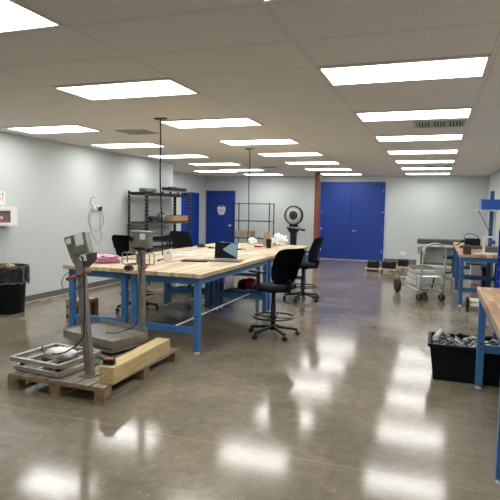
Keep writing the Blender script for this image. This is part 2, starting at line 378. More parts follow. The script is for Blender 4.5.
def vent(x, y, W, D, lab, kind):
    t = thing('ceiling_vent', lab, 'vent', (x, y, CEIL), 0, 'ceiling air vents')
    m = MB(); m.bx(-W/2, W/2, -D/2, -D/2+.03, -.014, 0); m.bx(-W/2, W/2, D/2-.03, D/2, -.014, 0); m.bx(-W/2, -W/2+.03, -D/2+.03, D/2-.03, -.014, 0); m.bx(W/2-.03, W/2, -D/2+.03, D/2-.03, -.014, 0); m.build('frame', 'vent', t)
    MB().bx(-W/2+.03, W/2-.03, -D/2+.03, D/2-.03, -.003, 0).build('backing', 'ventdark', t)
    m = MB()
    if kind == 'sq':
        for k in range(1, 5):
            a = W/2-.03-k*.05; bb = D/2-.03-k*.04
            if a < .03 or bb < .02: break
            for (p, q) in (((-a, -bb), (a, -bb)), ((a, -bb), (a, bb)), ((a, bb), (-a, bb)), ((-a, bb), (-a, -bb))):
                m.bar((*p, -.010), (*q, -.010), .016, .012)
    else:
        for k in range(3):
            cx = -W/2+.12+k*(W-.24)/2
            for q in range(5): m.box((cx-.07+q*.035, 0, -.010), (.012, D-.08, .014), 0, (0, .5, 0))
        m.bx(-W/2+.20, -W/2+.22, -D/2+.03, D/2-.03, -.012, 0); m.bx(W/2-.22, W/2-.20, -D/2+.03, D/2-.03, -.012, 0)
    m.build('slat', 'vent', t)
vent(-4.14, 6.72, .46, .42, 'square air diffuser in the ceiling left of the near hanging cord', 'sq')
vent(-.02, 6.93, .60, .46, 'louvred air vent next to the second light panel of the right row', 'lv')
vent(-.02, 13.25, .60, .42, 'louvred air vent between the far light panels of the right row', 'lv')
vent(-4.17, 13.07, .42, .42, 'small far air diffuser in the ceiling left of the middle light row', 'sq')

# ------------------------------------------------------------------ column & pipe
t = thing('support_column', 'reddish brown steel column from floor to ceiling beside the double door', 'column', (-3.27, 15.0, 0))
MB().bx(-.07, .07, -.07, .07, .012, CEIL-.012, .006).build('shaft', 'column', t)
MB().bx(-.12, .12, -.12, .12, 0, .012).build('base_plate', 'dsteel', t)
m = MB(); m.cyl((-3.60, YB-.03, 0), (-3.60, YB-.03, CEIL), .018)
for z in (.5, 1.4, 2.2): m.bx(-3.635, -3.565, YB-.02, YB, z-.015, z+.015)
tag(m.build('wall_pipe', 'concretepipe'), 'thin white vertical pipe on back wall left of the double door', 'pipe')

# ------------------------------------------------------------------ work benches
def bench(name, label, x0, x1, y0, y1, zt, top, frame, th=.045, group=None, inset=.045, low=.25, rails=(), legw=.062, rz=0):
    t = thing(name, label, 'workbench', ((x0+x1)/2, (y0+y1)/2, 0), rz, group)
    W, D = (x1-x0), (y1-y0)
    MB().bx(-W/2, W/2, -D/2, D/2, zt-th, zt, .004).build('worktop', top, t)
    hx, hy = W/2-inset-legw/2, D/2-inset-legw/2; zl = zt-th
    for sx_ in (-1, 1):
        for sy_ in (-1, 1):
            m = MB(); X, Y = sx_*hx, sy_*hy
            m.bx(X-legw/2, X+legw/2, Y-legw/2, Y+legw/2, .03, zl-.002, .004)
            lg = m.build('leg', frame, t)
            MB().lathe([(.028, 0), (.028, .010), (.010, .014), (.010, .032)], (X, Y, 0), 14).build('levelling_foot', 'whitepaint', lg)
            for z in (.36, .41): MB().cyl((X, Y-legw/2-.003, z), (X, Y-legw/2+.002, z), .009, n=10).build('bolt', 'ink', lg)
    m = MB(); a = zl-.075
    m.bx(-hx, hx, -hy-legw/2+.008, -hy-legw/2+.03, a, zl-.001); m.bx(-hx, hx, hy+legw/2-.03, hy+legw/2-.008, a, zl-.001)
    m.bx(-hx-legw/2+.008, -hx-legw/2+.03, -hy, hy, a, zl-.001); m.bx(hx+legw/2-.03, hx+legw/2-.008, -hy, hy, a, zl-.001)
    m.build('apron', frame, t)
    for sy_ in (-1, 1): MB().bx(-hx+legw/2, hx-legw/2, sy_*hy-.02, sy_*hy+.02, low-.035, low+.035, .003).build('stretcher', frame, t)
    for (rx, z) in rails: MB().cyl((rx-(x0+x1)/2, -hy-.01, z), (rx-(x0+x1)/2, hy+.01, z), .010).build('rail', 'whitepaint', t)
    return t
TZ = .872
gb = 'maple topped blue benches pushed together'
bench('workbench', 'near left maple topped blue workbench carrying the pink film', -4.09, -3.225, 5.03, 7.475, TZ, 'maple', 'blue', group=gb)
bench('workbench', 'near right maple topped blue workbench carrying the dark laptop', -3.215, -2.29, 4.975, 7.475, TZ, 'maple', 'blue', group=gb, rails=((-2.62, .285),))
bench('workbench', 'far left maple topped blue workbench in front of the wire rack', -4.13, -3.225, 7.49, 9.93, TZ, 'maple', 'blue', group=gb)
bench('workbench', 'far right maple topped blue workbench carrying the coffee cup and plastic bag', -3.215, -2.29, 7.49, 9.93, TZ, 'maple', 'blue', group=gb, rails=((-2.9, .57),))
bench('workbench', 'blue workbench with butcher block top at the right frame edge, nearest the viewpoint', .365, 1.14, 3.22, 5.09, .905, 'butcher', 'blue', th=.05, inset=.02, low=.36)
gr = 'blue benches along the right wall'
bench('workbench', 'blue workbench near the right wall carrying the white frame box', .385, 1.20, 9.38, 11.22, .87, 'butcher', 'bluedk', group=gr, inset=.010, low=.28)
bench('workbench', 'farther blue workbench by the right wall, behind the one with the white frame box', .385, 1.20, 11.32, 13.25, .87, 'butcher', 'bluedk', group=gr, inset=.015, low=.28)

# ------------------------------------------------------------------ drafting chairs
def make_chair(arms=True):
    t = thing('drafting_chair', '', 'chair')          # faces +X
    m = MB()
    for k in range(5):
        a = 2*PI*k/5+.3; c, s = math.cos(a), math.sin(a)
        m.bar((.03*c, .03*s, .115), (.305*c, .305*s, .075), .045, .030, .006)
    m.cyl((0, 0, .075), (0, 0, .15), .042, .034); m.build('star_base', 'black', t)
    for k in range(5):
        a = 2*PI*k/5+.3; c, s = math.cos(a), math.sin(a)
        m = MB(); tx, ty = -s, c
        for q in (-1, 1): m.cyl((.31*c+tx*q*.006, .31*s+ty*q*.006, .026), (.31*c+tx*q*.024, .31*s+ty*q*.024, .026), .026, n=16)
        m.cyl((.305*c, .305*s, .035), (.305*c, .305*s, .078), .010); m.build('caster', 'rubber', t)
    m = MB(); m.cyl((0, 0, .13), (0, 0, .40), .032); m.cyl((0, 0, .40), (0, 0, .56), .024); m.build('gas_column', 'blackmetal', t)
    m = MB(); ring = [(.25*math.cos(2*PI*k/36), .25*math.sin(2*PI*k/36), .24) for k in range(36)]; m.tube(ring, .010, 8, True)
    for k in range(4):
        a = PI/2*k+.4; m.tube([(.03*math.cos(a), .03*math.sin(a), .228), (.248*math.cos(a), .248*math.sin(a), .24)], .007)
    m.cyl((0, 0, .21), (0, 0, .26), .040); m.build('foot_ring', 'blackmetal', t)
    m = MB(); m.box((0, 0, .565), (.22, .20, .035), .01); m.bar((-.08, 0, .565), (-.235, 0, .575), .07, .022); m.bar((-.235, 0, .57), (-.265, 0, .72), .07, .02)
    m.tube([(.02, -.09, .56), (.02, -.20, .555), (.03, -.235, .55)], .007); m.build('mechanism', 'black', t)
    # seat: rounded cushion with waterfall front
    def seat(w, l, z0, z1, puff):
        b = MB(); n = 32; prof = []
        def ring(k, z): return [(k*l*math.copysign(abs(math.cos(a))**.55, math.cos(a)), k*w*math.copysign(abs(math.sin(a))**.55, math.sin(a)), z) for a in [2*PI*i/n for i in range(n)]]
        rs = [ring(.86, z0), ring(.97, z0+.012), ring(1., (z0+z1)/2), ring(.97, z1-.012), ring(.88, z1), ring(.5, z1-.006), ring(.02, z1-.010)]
        bm = bmesh.new(); R = [[bm.verts.new(Vector(p)-(Vector((0, 0, .03*max(0, p[0]/l-.6)*2.5)))) for p in q] for q in rs]
        for A, B in zip(R, R[1:]):
            for k in range(n): bm.faces.new((A[k], A[(k+1) % n], B[(k+1) % n], B[k]))
        bm.faces.new(R[0][::-1]); bm.faces.new(R[-1]); b._join(bm, None, True); return b
    seat(.245, .235, .585, .655, 0).build('seat', 'blackfab', t)
    # backrest: curved shield, wider at the top third
    def bk(uu, vv):
        z = .665+.44*vv; hw = .215+.045*math.sin(PI*min(1, vv*.75))-.025*(vv > .93)*((vv-.93)/.07)-.03*(max(0, .15-vv)/.15)
        a = (uu-.5)*2; x = -.225-.125*vv+.03*math.sin(PI*vv*.9)-.0+ .06*a*a*.9
        zz = z-.022*abs(a)**5*(1 if vv > .5 else -1)
        return (x, a*hw, zz)
    MB().grid(bk, 14, 14, .035).build('backrest', 'blackfab', t)
    for q in ((-1, 1) if arms else ()):
        m = MB(); m.bar((0, q*.12, .575), (0, q*.275, .580), .05, .014); m.bar((0, q*.275, .575), (-.01, q*.275, .80), .045, .018, .004)
        m.box((.01, q*.275, .815), (.24, .075, .028), .011); m.build('armrest', 'black', t)
    return t
pc = make_chair(); gch = 'black drafting chairs around the benches'
place(pc, False, (-1.86, 6.17, 0), math.radians(153), 'black drafting chair in front on the right side of the benches, nearest the viewpoint', gch)
place(pc, True, (-2.15, 8.87, 0), math.radians(172), 'black drafting chair seen from the side near the bench end, behind the nearest chair', gch)
pn = make_chair(False)
pn.scale = (1, 1, 1.04)
place(pn, False, (-4.25, 6.90, 0), math.radians(76), 'black drafting chair behind the pink film, at the left side of the benches', gch)
place(pn, True, (-4.22, 8.66, 0), math.radians(72), 'black drafting chair at the far left bench side, before the black shelving', gch)

# ------------------------------------------------------------------ pallet, scales, timber
PX0, PX1, PY0, PY1, PZ = -3.38, -2.41, 3.44, 4.72, .135
t = thing('pallet', 'weathered wooden pallet on the floor carrying two floor scales', 'pallet', ((PX0+PX1)/2, (PY0+PY1)/2, 0))
W, D = PX1-PX0, PY1-PY0; n = 7; bw = W/n
for k in range(n): MB().bx(-W/2+k*bw+.006, -W/2+(k+1)*bw-.006, -D/2, D/2, PZ-.020, PZ, .002).build('deck_board', 'pallet', t)
for y in (-D/2+.05, 0, D/2-.05): MB().bx(-W/2, W/2, y-.05, y+.05, PZ-.038, PZ-.0205).build('cross_board', 'palletend', t)
for y in (-D/2+.05, 0, D/2-.05):
    for x in (-W/2+.05, 0, W/2-.05): MB().bx(x-.05, x+.05, y-.05, y+.05, .018, PZ-.0385, .002).build('block', 'palletend', t)
for x in (-W/2+.05, 0, W/2-.05): MB().bx(x-.05, x+.05, -D/2, D/2, 0, .0175).build('bottom_board', 'pallet', t)

tag(MB().bar((-2.455, 3.53, PZ+.07), (-2.495, 4.55, PZ+.07), .138, .137, .003).build('timber_beam', 'timber'), 'thick squared timber beam lying along the right edge of the pallet', 'beam')
t = thing('tape_measure', 'small black and orange tape measure on the near end of the timber beam', 'tape measure', (-2.475, 3.60, PZ+.141), .3)
MB().box((0, 0, .022), (.095, .060, .043), .012).build('case', 'black', t); MB().box((0, 0, .046), (.07, .045, .008), .003).build('grip', 'orange', t)
MB().box((.052, 0, .012), (.02, .022, .010)).build('tape_hook', 'chrome', t)

def indicator(t, x, y, z, yaw, tilt, w, h, dep, mk_bracket):
    """stainless display box seen from the rear, tilted; origin at its centre"""
    T = Matrix.Translation((x, y, z)) @ Matrix.Rotation(yaw, 4, 'Z') @ Matrix.Rotation(tilt, 4, 'Y')
    m = MB(); m.box((0, 0, 0), (w, dep, h), .006)
    hd = m.build('indicator_housing', 'steel', t); hd.matrix_local = T
    m = MB(); m.box((0, -dep/2-.003, .0), (w*.92, .006, h*.90), .002)
    pl = m.build('rear_plate', 'steel', hd)
    for sx_ in (-.42, 0, .42):
        for zz in (-h*.40, h*.40): MB().cyl((w*sx_, -dep/2-.010, zz), (w*sx_, -dep/2-.0065, zz), .005, n=8).build('screw', 'dsteel', hd)
    return hd
# --- scale 1 (open base frame without platter)
t = thing('floor_scale', 'floor scale with bare open base frame on the near left of the pallet', 'scale', (-3.12, 3.71, PZ+.001), math.radians(-5), 'floor scales')
def rect(m, x0, x1, y0, y1, z, w):
    m.bar((x0, y0, z), (x1, y0, z), w, w, .002); m.bar((x0, y1, z), (x1, y1, z), w, w, .002)
    m.bar((x0, y0, z), (x0, y1, z), w, w, .002); m.bar((x1, y0, z), (x1, y1, z), w, w, .002)
def S1(x, y, z): return (x+3.09, y-3.70, z)
m = MB(); rect(m, -.25, .25, -.20, .28, .030, .034); m.bar((0, -.2, .03), (0, .28, .03), .03); m.build('lower_frame', 'steel_lt', t)
m = MB(); rect(m, -.27, .27, -.22, .28, .108, .034)
m.bar((-.10, -.22, .108), (-.10, .28, .108), .026); m.bar((.12, -.22, .108), (.12, .28, .108), .026); m.build('upper_frame', 'steel_lt', t)
for (x, y) in ((-.20, -.16), (.20, -.16), (-.20, .22), (.20, .22)):
    MB().cyl((x, y, .046), (x, y, .092), .022, n=14).build('load_foot', 'rubber', t)
MB().bx(-.12, .14, -.03, .08, .046, .085, .006).build('load_cell', 'dsteel', t)
# column with plate
m = MB(); m.box((.42, -.02, .006), (.12, .13, .010)); m.build('column_plate', 'steel', t)
b0, b1 = Vector((.42, -.02, .010)), Vector((.325, -.02, .97))
m = MB()
m.bar(b0, b1, .075, .045, .002); m.build('column', 'steel', t)
m = MB(); m.cyl((.25, -.06, .825), (.46, -.055, .885), .008); m.build('handlebar', 'dsteel', t)
t1 = t
def grip(a, b, r_=.016): MB().cyl(a, b, r_, r_*.85, 14).build('grip', 'orange', t)
grip((.215, -.060, .810), (.315, -.058, .845)); grip((.39, -.057, .872), (.46, -.055, .893), .013)
m = MB(); m.tube([(.265+.12*math.cos(2*PI*k/28), -.05+.015*math.sin(2*PI*k/28), .80+.085*math.sin(2*PI*k/28)+.02*math.cos(2*PI*k/28)) for k in range(28)], .0035, 6, True); m.build('cable_loop', 'dsteel', t)
hd = indicator(t, .350, -.02, 1.115, .0, -.24, .150, .175, .06, True)
MB().box((.005, -.041, .035), (.085, .003, .095)).build('label_sticker', 'label', hd)
# side wing and lower pocket
MB().prism([(-.175, .085), (-.076, .0878), (-.076, -.085), (.0, -.19), (-.03, -.20), (-.10, -.20), (-.14, -.10)], -.02, .05).build('bracket_wing', 'steel', hd)
MB().box((-.125, -.024, .045), (.055, .003, .045)).build('label_sticker', 'label', hd)
MB().prism([(-.02, -.096), (.105, -.096), (.09, -.155), (.0, -.20)], -.03, .03).build('bracket_pocket', 'dsteel', hd)
MB().box((.022, -.036, -.125), (.035, .012, .05), .004).build('connector', 'label', hd)
m = MB(); m.tube([(.385, -.06, 1.01), (.405, -.075, .96), (.43, -.09, .85), (.43, -.09, .6), (.42, -.09, .35), (.34, -.10, .26), (.24, -.12, .20), (.10, -.10, .16), (-.02, -.08, .15), (-.12, -.03, .155), (-.17, .04, .175)], .0055, 6)
m.build('power_cord', 'black', t)
# white bag lying in frame
tag(MB().blob((-3.02, 3.68, PZ+.155), (.145, .09, .045), 3, .22, 3).build('plastic_bag', 'whitebag'), 'white plastic bag resting in the bare scale frame', 'bag')

# --- scale 2 (with platter)
t = thing('floor_scale', 'floor scale with stainless platter and wire brackets, behind the bare framed one', 'scale', (-3.07, 4.36, PZ+.001), -.28, 'floor scales')
m = MB(); rect(m, -.18, .36, -.20, .20, .028, .034); m.build('lower_frame', 'steel_lt', t)
m = MB(); rect(m, -.18, .34, -.18, .19, .085, .03); m.build('upper_frame', 'steel_lt', t)
for (x, y) in ((-.12, -.13), (.28, -.13), (-.12, .14), (.28, .14)):
    MB().cyl((x, y, .045), (x, y, .072), .03, n=14).build('load_foot', 'rubber', t)
MB().bx(-.1, .15, -.06, .10, .045, .068, .006).build('load_cell', 'black', t)
m = MB(); m.bx(-.33, .40, -.22, .22, .190, .197)
m.bx(-.33, .40, -.222, -.216, .120, .197); m.bx(-.33, .40, .216, .222, .120, .25); m.bx(-.332, -.326, -.22, .22, .120, .21); m.bx(.396, .402, -.22, .22, .120, .197)
m.build('platter', 'steel', t)
m = MB(); m.box((.27, .275, .006), (.10, .07, .010)); m.build('column_plate', 'steel', t)
m = MB(); m.bar((.27, .265, .012), (.262, .265, 1.03), .075, .040, .002); m.build('column', 'steel', t)
hd = indicator(t, .285, .25, 1.105, .28, .03, .205, .155, .07, True)
MB().box((.03, -.045, .035), (.06, .003, .055)).build('label_sticker', 'label', hd)
MB().bx(-.10, .105, -.04, .04, .080, .087).build('top_edge', 'steel_lt', hd)
MB().prism([(-.135, -.02), (-.095, .02), (-.075, .04), (-.075, -.13), (-.02, -.16), (-.13, -.14)], -.02, .04).build('bracket_wing', 'steel', hd)
m = MB(); m.cyl((-.09, -.05, .005), (-.09, -.075, .005), .022, n=12); m.build('knob', 'black', hd)
m = MB()
for i in range(5): m.bx(-.055+i*.024, -.040+i*.024, -.045, -.03, -.098, -.078)
m.build('connector', 'black', hd)
def rrect(cx, cz, w, h, y, rad=.025):
    P = []
    for (sx_, sz_, a0) in ((1, 1, 0), (-1, 1, 90), (-1, -1, 180), (1, -1, 270)):
        for k in range(5):
            a = math.radians(a0+k*22.5); P.append((cx+sx_*(w/2-rad)+rad*math.cos(a), y, cz+sz_*(h/2-rad)+rad*math.sin(a)))
    return P
m = MB()
HT = Matrix.Translation((.262, .265, 0)) @ Matrix.Rotation(.28, 4, 'Z') @ Matrix.Translation((-.365, -.09, -.040))
for cx, w in ((.275, .17), (.435, .13)):
    m.tube(rrect(cx-.02, .955, w, .115, .045), .006, 6, True)
    m.tube([(cx-.02-w/2+.005, .045, .955), (cx-.02+w/2-.005, .045, .955)], .005, 6)
    m.tube(rrect(cx-.02, .955, w, .115, .14), .006, 6, True)
    for sx_ in (-1, 1): m.tube([(cx-.02+sx_*w*.3, .045, .898), (cx-.02+sx_*w*.3, .14, .898)], .005, 6)
wh = m.build('wire_holder', 'steel', t); wh.matrix_local = HT
G = MB(); G.cyl((.10, .215, .795), (.19, .215, .815), .020, .017, 14); G.build('grip', 'orange', t); G = MB(); G.cyl((.31, .23, .83), (.37, .23, .84), .015, .013, 14); G.build('grip', 'orange', t)
m = MB(); m.tube([(.29, .21, 1.02), (.315, .22, .92), (.30, .22, .8), (.255, .225, .5), (.26, .225, .36), (.29, .21, .32), (.30, .12, .25), (.20, .0, .205), (.10, -.05, .205)], .005, 6); m.build('power_cord', 'black', t)
tag(MB().blob((-2.88, 4.52, .955+.0), (.05, .035, .025), 5, .3, 3).build('work_glove', 'rubber'), 'dark crumpled work glove held in the wire holder of the rear scale', 'glove')

tag(MB().blob((-2.66, 4.36, PZ+.026), (.045, .10, .035), 8, .25, 3).build('plastic_wrap', 'whitebag'), 'white plastic scrap on the pallet between the platter scale and the timber beam', 'wrap')

# ------------------------------------------------------------------ things on / under the benches
Z = TZ+.001
t = thing('packing_stack', 'flat stack of pink film packing on the near left bench corner', 'film', (-3.86, 5.52, Z), .05)
for k in range(4):
    MB().blob((random.uniform(-.01, .01), 0, .014+.012*k), (.22-.008*k, .17-.01*k, .011), k, .10, 3, False).build('film_sheet', ('pinkdk', 'pink')[k % 2], t)
MB().blob((.0, 0, .064), (.17, .12, .030), 9, .45, 3, False, 4.).build('film_sheet', 'pink', t)
# laptop: screen seen from behind-left
t = thing('laptop', 'open dark laptop with a pale blue reflection painted on its lid', 'laptop', (-2.61, 6.46, Z), math.radians(10))
MB().box((.02, -.09, .010), (.40, .26, .018), .004).build('keyboard_base', 'toolgrey', t)
sc = MB().box((0, 0, .115), (.31, .012, .215), .004).build('lid', 'screen', t); sc.matrix_local = Matrix.Translation((-.02, .045, .015)) @ Matrix.Rotation(-.16, 4, 'X')
MB().prism([(.148, .21), (.148, .02), (-.05, .125), (.07, .215)], -.009, -.0065).build('lid_reflection', 'lidreflect', sc)  # angled light reflection on the lid, painted as a thin pale triangle
t = thing('notebook', 'flat black folder with a red corner on the near right bench, left of the laptop', 'folder', (-2.93, 6.17, Z), math.radians(12))
MB().box((0, 0, .009), (.34, .20, .016), .004).build('cover', 'black', t); MB().box((-.155, -.07, .0185), (.04, .05, .003)).build('corner_tab', 'red', t)
t = thing('power_box', 'white power box tilted on the bench under the near hanging cord', 'power box', (-3.33, 6.06, Z), .25); t.scale = (1.25, 1.25, 1.15)
MB().box((.045, 0, .068), (.10, .05, .11), .008, (0, -.35, 0)).build('housing', 'white', t)
MB().box((.050, -.026, .090), (.03, .003, .02), 0, (0, -.35, 0)).build('sticker', 'labelink', t)
m = MB(); m.tube([(0, 0, .02), (-.03, -.02, .01), (-.05, -.06, .008), (-.02, -.10, .008)], .006); m.build('lead', 'black', t)
def cord(x, y, zb, lab, wig):
    t = thing('hanging_cord', lab, 'cord', (x, y, 0), 0, 'black cords hanging from the ceiling')
    MB().tube([(wig*math.sin(k*.8)*.004+.045*(k/14)**3*(wig < 1.2), 0, CEIL-.02-(CEIL-.02-zb)*k/14) for k in range(15)], .0085, 8).build('cord', 'black', t)
    m = MB(); m.bx(-.07, .07, -.035, .035, CEIL-.016, CEIL); m.build('ceiling_plate', 'dsteel', t)
cord(-3.22, 5.76, Z+.10, 'black cord hanging from the ceiling to the white power box, nearer of two', 1)
cord(-3.23, 9.03, Z+.08, 'black cord hanging from the ceiling to the far bench, farther of two', 1.6)
m = MB(); m.lathe([(.038, 0), (.050, .145), (.053, .150), (.051, .158), (.03, .162)], (-2.80, 8.92, Z), 24); o = m.build('coffee_cup', 'black'); tag(o, 'black paper coffee cup standing near the bench end', 'cup')
t = thing('paper_bag', 'narrow upright brown paper bag behind the black cup', 'bag', (-2.98, 9.30, Z), .15)
MB().prism([(-.05, 0), (.05, 0), (.062, .26), (.0, .275), (-.03, .255)], -.03, .03).build('body', 'kraft', t)
t = tag(MB().blob((-2.84, 9.72, Z+.075), (.13, .10, .125), 11, .38, 4, True, 2.6).build('plastic_bag', 'whitebag'), 'white crumpled plastic shopping bag at the far end of the benches', 'bag')
tag(MB().blob((-3.36, 9.65, Z+.05), (.09, .07, .08), 14, .3, 3).build('plastic_wrap', 'whitebag'), 'small crumpled clear wrap beside the farther hanging cord', 'wrap')
tag(MB().blob((-3.42, 8.45, Z+.022), (.12, .07, .035), 2, .45, 3, True, 4).build('work_glove', 'rubber'), 'black gloves crumpled on the bench right of the laptop', 'glove')
t = thing('cutter', 'small red handled cutter on the bench left of the black cup', 'tool', (-3.02, 8.95, Z), .5)
MB().box((0, 0, .018), (.12, .035, .03), .01).build('handle', 'red', t); MB().box((.07, 0, .016), (.04, .03, .02), .004).build('tip', 'toolgrey', t)
t = thing('desk_mouse', 'black mouse like controller on the far left bench corner', 'mouse', (-3.88, 8.40, Z), .4)
MB().blob((0, 0, .028), (.075, .05, .04), 1, .12, 3).build('shell', 'black', t); MB().tube([(.05, 0, .02), (.12, .05, .008), (.18, .03, .008)], .004).build('lead', 'black', t)
for i, (x, y, a, s, lb) in enumerate(((-3.48, 6.95, .2, (.30, .21), 'white sheet of paper on the bench, nearest of the loose sheets'), (-3.28, 7.25, -.3, (.28, .20), 'white sheet of paper on the bench left of the laptop lid'), (-3.62, 7.32, .6, (.26, .2), 'white sheet of paper, leftmost of the loose sheets'), (-3.5, 8.9, .1, (.30, .22), 'pale sheet of paper on the far bench'), (-2.72, 7.6, -.15, (.30, .2), 'pale sheet of paper on the bench behind the laptop'))):
    z = Z+.001*i
    tag(MB().box((x, y, z), (s[0], s[1], .0012), 0, (0, 0, a)).build('paper_sheet', 'label'), lb, 'paper', 'loose sheets on the benches')
for i, (x, y, a, lb) in enumerate(((-3.62, 8.25, .3, 'dark hand tool on the far left bench, nearer one'), (-3.86, 9.1, -.4, 'dark hand tool on the far left bench near its back end'), (-3.1, 8.2, .9, 'dark marker pen on the far right bench'))):
    t = thing('hand_tool', lb, 'tool', (x, y, Z), a); MB().box((0, 0, .012), (.10, .03, .022), .006).build('handle', 'black', t); MB().cyl((.05, 0, .012), (.13, 0, .012), .006).build('shaft', 'toolgrey', t)
# red bag on lower stretcher shelf
t = thing('tool_bag', 'dark red and black tool bag on a shelf board below the far right bench', 'bag', (-2.70, 7.62, .302), 0)
MB().blob((.04, 0, .085), (.17, .08, .10), 6, .25, 3).build('body', 'aedred', t); MB().blob((-.10, -.03, .075), (.07, .06, .085), 4, .3, 3).build('pouch', 'black', t)
MB().tube([(-.05, 0, .14), (-.02, 0, .18), (.05, 0, .185), (.09, 0, .14)], .008).build('handle', 'black', t)
tag(MB().bx(-3.07, -2.42, 7.475, 7.80, .286, .30).build('shelf_board', 'bluedk'), 'blue lower shelf board under the far right bench carrying the red bag', 'shelf')
t = thing('cardboard_box', 'brown cardboard box with black print standing under the near left bench', 'box', (-4.52, 5.95, 0), -.15)
MB().box((0, 0, .15), (.26, .34, .30), .004).build('carton', 'card', t)
for x, z, w, h_ in ((.02, .17, .035, .14), (.085, .17, .035, .14), (-.10, .07, .05, .05), (-.10, .20, .04, .04)): MB().bx(x-w/2, x+w/2, -.1712, -.1702, z-h_/2, z+h_/2).build('print', 'carddk', t)
for y in (-.09, .07): MB().bx(.1302, .1312, y-.035, y+.035, .09, .25).build('print', 'carddk', t)

# ------------------------------------------------------------------ left wall items
t = thing('defibrillator_cabinet', 'white wall cabinet with a red case behind its window on the left wall', 'cabinet', (XL, 6.12, 1.25)); t.scale = (1, 1, .9)
m = MB(); D_ = .16
m.bx(0, .01, -.44, .22, 0, .31); m.bx(0, D_, -.44, .22, 0, .02); m.bx(0, D_, -.44, .22, .29, .31); m.bx(0, D_, -.44, -.42, .02, .29); m.bx(0, D_, .20, .22, .02, .29); m.build('body', 'white', t)
dr = MB(); dr.bx(D_, D_+.02, -.44, .22, 0, .05); dr.bx(D_, D_+.02, -.44, .22, .245, .31); dr.bx(D_, D_+.02, -.44, -.20, .05, .245); dr.bx(D_, D_+.02, .09, .22, .05, .245); dr = dr.build('door', 'white', t)
MB().bx(D_+.006, D_+.010, -.20, .09, .05, .245).build('pane', 'glass', dr)
cs = MB().bx(.03, .13, -.16, .12, .03, .26, .02).build('red_case', 'aedred', t)
MB().blob((.132, -.04, .13), (.004, .028, .03), 1, .1, 2, False).build('heart_mark', 'label', cs)
MB().bx(D_+.02, D_+.0215, -.04, .06, .262, .268).build('door_print', 'labelink', dr)
t = thing('wall_sign', 'white sign with black ring and magenta dot above the wall cabinet', 'sign', (XL, 6.12, 1.56))
MB().bx(0, .004, -.35, .165, 0, .195).build('panel', 'white', t)
m = MB(); m.tube([(.005, .035+.026*math.cos(2*PI*k/24), .155+.026*math.sin(2*PI*k/24)) for k in range(24)], .008, 6, True)
for q in range(2): m.bx(.004, .0055, .105, .130, .135+q*.026, .152+q*.026)
m.build('ring_symbol', 'ink', t)
m = MB(); m.cyl((.004, .035, .085), (.0055, .035, .085), .038)
for q in range(3): m.bx(.004, .0055, .105, .132-.004*q, .105-q*.026, .120-q*.026)
m.build('dot_symbol', 'magenta', t)
t = thing('trash_can', 'black round trash can lined with a dark bag by the left wall', 'trash can', (-5.85, 5.98, 0)); t.scale = (.93, .93, 1)
MB().lathe([(.235, .0), (.245, .01), (.285, .60), (.300, .62), (.300, .66), (.285, .66), (.27, .60), (.22, .03), (.0, .03)], n=36).build('bin', 'tote', t)
from mathutils import noise as _nz
def liner(uu, vv):
    a = 2*PI*uu; 
    pts = [(.255, .44), (.27, .60), (.285, .675), (.305, .685), (.318, .66), (.322, .56), (.325, .44)]
    k = vv*(len(pts)-1); i = min(int(k), len(pts)-2); f_ = k-i
    rr = pts[i][0]*(1-f_)+pts[i+1][0]*f_; zz = pts[i][1]*(1-f_)+pts[i+1][1]*f_
    w = _nz.noise(Vector((math.cos(a)*4, math.sin(a)*4, vv*2))); w2 = _nz.noise(Vector((math.cos(a)*9, math.sin(a)*9, vv*5+3)))
    rr += .012*abs(w)+.008*w2 if vv > .4 else 0
    if vv > .8: zz += .05*w*(vv-.8)/.2
    return (rr*math.cos(a), rr*math.sin(a), zz+.012*w2)
MB().grid(liner, 72, 18, .002).build('bin_liner', 'bag', t)
m = MB(); m.blob((-.03, .02, .60), (.2, .2, .08), 5, .3, 3, True); m.build('rubbish', 'bag', t)
m = MB(); m.blob((.10, -.05, .68), (.07, .06, .03), 5, .4, 3, True); m.build('rubbish', 'kraft', t)
t = thing('wall_outlet', 'white outlet with plugs and looping grey cables on the left wall', 'outlet', (XL, 8.52, 1.52))
MB().bx(0, .012, -.10, .12, -.05, .07, .003).build('faceplate', 'white', t)
m = MB(); m.box((.035, .10, -.005), (.05, .07, .08), .008); m.build('plug', 'black', t)
MB().box((.03, -.08, .01), (.04, .07, .07), .008).build('plug', 'label', t); MB().box((.028, .04, .045), (.035, .08, .05), .006).build('adapter', 'label', t)
m = MB()
m.tube([(.05, -.05+.24*math.sin(q), -.20-.22*math.cos(q)*-1-.0) for q in [2*PI*k/30 for k in range(2, 28)]], .0045, 6)
m.tube([(.04, -.12+.09*math.cos(2*PI*k/20), .13+.08*math.sin(2*PI*k/20)) for k in range(3, 20)], .0045, 6)
m.tube([(.045, -.10, -.02), (.045, -.24, -.20), (.045, -.20, -.42), (.045, -.08, -.60), (.045, .02, -.69), (.045, .10, -.63), (.045, .13, -.50), (.045, .08, -.35), (.045, .10, -.08)], .004, 6)
m.build('cable', 'toolgrey', t)
tag(MB().tube([(XL+.035+.006*math.sin(k*1.7), 4.5+k*.35, .006) for k in range(19)], .006, 6).build('floor_cable', 'yellow'), 'thin yellow cable running along the base of the left wall', 'cable')

